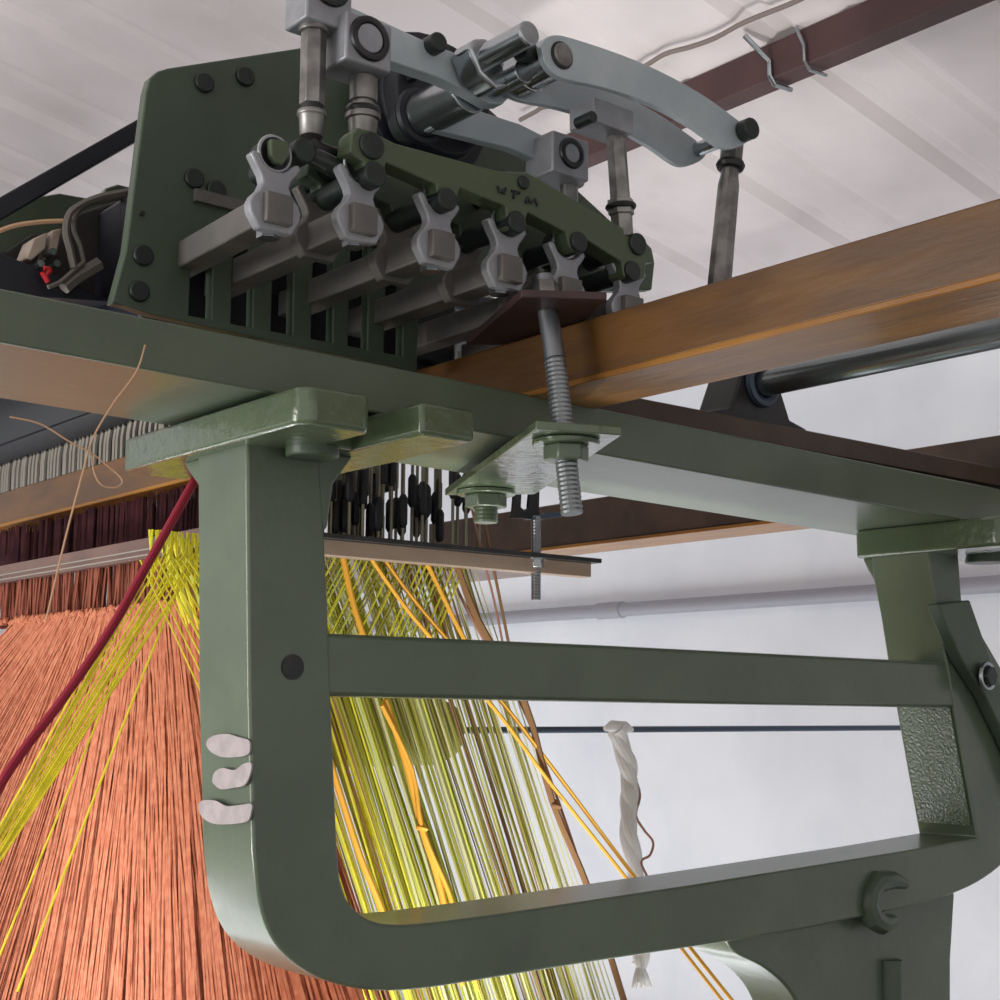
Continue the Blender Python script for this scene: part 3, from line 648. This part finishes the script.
# orange cords
def cord(pts, y, r, mt, lab):
    tag(MB().tube(smooth_path([PY(a, b, y) for a, b in pts], 4), r, 6).build('loose_yarn', mt), lab, 'yarn')
yc = CY0+.052
cord(((374, 545), (420, 608), (500, 700), (560, 778), (640, 884), (735, 1004)), yc, .0055, M['goldy'], 'double orange cord running diagonally down to the right, upper strand')
cord(((364, 548), (414, 618), (494, 708), (552, 785), (634, 888), (728, 1008)), yc-.01, .005, M['goldy'], 'double orange cord running diagonally down to the right, lower strand')
cord(((385, 700), (405, 760), (422, 828), (436, 872), (446, 912), (462, 985)), yc, .008, M['goldy'], 'knotted orange cord among the yellow yarns')
cord(((382, 705), (412, 770), (422, 828), (448, 890), (456, 920), (478, 990)), yc-.01, .006, M['goldy'], 'orange cord splitting right from the knot among the yellow yarns')
cord(((330, 762), (345, 810), (360, 856), (384, 915), (400, 960)), yc, .008, M['goldy'], 'short orange cord close to the left post')
cord(((450, 545), (478, 620), (525, 703), (552, 800), (590, 893), (625, 1004)), yc, .009, M['browny'], 'thick brown cord with a small knot right of the yellow yarns')
cord(((437, 545), (470, 615), (520, 702), (547, 770), (575, 850), (612, 965)), yc+.02, .004, M['pinky'], 'thin dusty brown strand left of the thick knotted brown cord')
cord(((340, 545), (352, 600), (362, 632), (372, 660)), yc, .008, M['goldy'], 'orange cord under the board nearest the left post')
cord(((418, 545), (440, 590), (452, 615), (470, 650)), yc, .006, M['goldy'], 'bent orange cord under the middle of the board')
cord(((482, 500), (488, 540), (498, 590), (512, 660)), yc, .004, M['browny'], 'thin brown strand below the short clamp bolt')
cord(((470, 500), (480, 545), (494, 600), (506, 660)), yc, .003, M['pinky'], 'hair-thin pinkish strand left of the short clamp bolt')
for (x, y, mt, lab) in ((556, 806, 'browny', 'small brown knot on the thick brown cord'), (422, 828, 'goldy', 'small orange knot on the orange cord')):
    q = PY(x, y, yc-.004); m = MB(); m.ring(q, (0.3, 0, 1), .009, .007, 14, 6); m.ring(q+V((0, 0, .007)), (1, 0, .6), .007, .005, 12, 6)
    tag(m.build('yarn_knot', M[mt]), lab, 'knot')
# red cord and loose tan thread at left
tag(MB().tube(smooth_path([PY(205, 462, 2.5), PY(150, 560, 2.5), PY(110, 630, 2.48), PY(62, 700, 2.46), (PY(25, 748, 2.44)), PY(0, 785, 2.42), PY(-30, 840, 2.4)]), .0085, 10).build('crimson_cord', M['red']), 'crimson cord sagging down left from the left foot pad', 'cord')
yt = 1.985
tag(MB().tube(smooth_path([PY(145, 345, yt), PY(136, 372, yt), PY(112, 405, yt), PY(92, 440, yt), PY(82, 475, yt), PY(72, 512, yt), PY(60, 560, yt), PY(46, 620, yt)]), .0016, 5).build('loose_thread', M['tan']), 'loose tan thread dangling from the cross beam at left', 'thread')
tag(MB().tube(smooth_path([PY(10, 417, yt), PY(40, 424, yt), PY(70, 442, yt), PY(91, 453, yt), PY(110, 468, yt), PY(122, 480, yt), PY(117, 487, yt), PY(103, 486, yt), PY(95, 475, yt), PY(91, 455, yt)]), .0014, 5).build('loose_thread', M['tan']), 'loose tan thread tied in a loop below the cross beam', 'thread')

# ------------------------------------------------------------------ things beyond the frame
yr = 3.3
a = PY(440, 731, yr); b = PY(990, 727, yr)
tag(MB().cyl((a.x-.4, yr, (a.z+b.z)/2), (b.x+.6, yr, (a.z+b.z)/2), .010, 14).build('hanger_rod', M['bluesteel']), 'thin dark steel rod running level behind the U frame', 'rod')
zr = (a.z+b.z)/2
rc = PY(412, 728, yr); 
tag(MB().rod((rc.x-.25, yr, zr), (PY(456, 731, yr).x, yr, zr), [(0, .095), (.8, .095), (.93, .075), (1, .03)], 32).build('yarn_roll', M['olivefelt']), 'olive green roll on the rod behind the yellow yarns', 'roll')
rp = thing('cotton_rope', 'white twisted cotton rope hanging from the thin rod', 'rope', PY(640, 985, yr))
def rope_pts(ph, amp):
    base = [PY(x, y, yr-.014) for x, y in ((617, 729), (622, 748), (629, 775), (630, 800), (628, 830), (636, 870), (640, 905), (642, 945), (640, 966))]
    sp_ = smooth_path(base, 5); o = []
    for i, p in enumerate(sp_):
        an = i*.42+ph; o.append(p+V((math.cos(an)*amp, math.sin(an)*amp, 0)))
    return o
for k in range(3):
    q = rope_pts(k*2.09, .011); n = len(q)
    MB().tube(q, [.021*(1-.25*i/n)*(1+.15*math.sin(i*.9+k)) for i in range(n)], 10).build('ply', M['rope'], rp)
MB().tube([PY(605, 729, yr-.02), PY(612, 726, yr-.02), PY(625, 727, yr-.02), PY(632, 730, yr-.02)], [.008, .018, .018, .008], 10).build('loop', M['rope'], rp)
m = MB()
for k in range(16):
    q = PY(640, 960, yr-.014); e = PY(632+k*1.3, 986+random.uniform(-4, 3), yr-.014+random.uniform(-.015, .015)); m.tube([q, q.lerp(e, .6), e], [.006, .006, .003], 5)
m.build('frayed_end', M['rope'], rp)
o = MB().tube(smooth_path([PY(x, y, yr-.035) for x, y in ((634, 775), (640, 795), (636, 815), (644, 830), (653, 842), (650, 855), (641, 862), (648, 880), (646, 900))]), .004, 6).build('pink_strand', M['pinky'], rp); o['label'] = 'dusty pink strand'

# ------------------------------------------------------------------ camera and light
cam = bpy.data.cameras.new('Camera'); co = bpy.data.objects.new('Camera', cam); bpy.context.scene.collection.objects.link(co)
cam.sensor_width = 36; cam.sensor_fit = 'HORIZONTAL'; cam.lens = 36*F/1000; cam.clip_start = .05; cam.clip_end = 100
right = V((XA.x, YA.x, ZA.x)); down = V((XA.y, YA.y, ZA.y)); fwd = V((XA.z, YA.z, ZA.z))
co.matrix_world = Matrix(((right.x, -down.x, -fwd.x, 0), (right.y, -down.y, -fwd.y, 0), (right.z, -down.z, -fwd.z, CAMZ), (0, 0, 0, 1)))
bpy.context.scene.camera = co
w = bpy.data.worlds.new('World'); bpy.context.scene.world = w; w.use_nodes = True
bg = w.node_tree.nodes['Background']; bg.inputs['Color'].default_value = (1, .98, .94, 1); bg.inputs['Strength'].default_value = .52
def area(name, loc, target, sx, sy, power, color=(1, 1, 1)):
    l = bpy.data.lights.new(name, 'AREA'); l.shape = 'RECTANGLE'; l.size = sx; l.size_y = sy; l.energy = power; l.color = color
    o = bpy.data.objects.new(name, l); bpy.context.scene.collection.objects.link(o); o.location = W(loc)
    o.rotation_euler = (W(target)-W(loc)).to_track_quat('-Z', 'Y').to_euler(); return o
# added uplight in place of floor bounce, an added unseen fill at left, and a small work lamp low at left
area('floor_uplight', (2.2, 5.5, FLOOR+.15), (2.2, 5.5, 2), 7, 10, 350, (.93, .97, 1))
area('side_fill', (-3.5, 3.2, .1), (2, 2.8, .9), 4, 3, 230, (1, .98, .96))
pl = bpy.data.lights.new('work_lamp', 'POINT'); pl.energy = 12; pl.color = (1, .95, 1); pl.shadow_soft_size = .15
po = bpy.data.objects.new('work_lamp', pl); bpy.context.scene.collection.objects.link(po); po.location = W(PX(-60, 985, 1.1))
def spot(name, loc, target, power, deg, color):
    l = bpy.data.lights.new(name, 'SPOT'); l.energy = power; l.spot_size = math.radians(deg); l.spot_blend = .7; l.shadow_soft_size = .12; l.color = color
    o = bpy.data.objects.new(name, l); bpy.context.scene.collection.objects.link(o); o.location = W(loc)
    o.rotation_euler = (W(target)-W(loc)).to_track_quat('-Z', 'Y').to_euler()
spot('yarn_fill_left', (-.6, 2.35, -.75), (1.7, 2.92, -.1), 110, 70, (1, .97, .9))  # added spot, brightens the yarn from the left
spot('yarn_fill_floor', (2.0, 2.33, -1.8), (1.95, 2.92, -.2), 330, 75, (1, .98, .92))  # added unseen spot below, lifts the yarn in the frame opening
sc = bpy.context.scene
sc.view_settings.view_transform = 'Standard'; sc.view_settings.look = 'None'; sc.view_settings.gamma = 1; sc.view_settings.use_curve_mapping = False
sc.view_settings.exposure = .65
for o in bpy.data.objects:
    if '_org' in o: del o['_org']
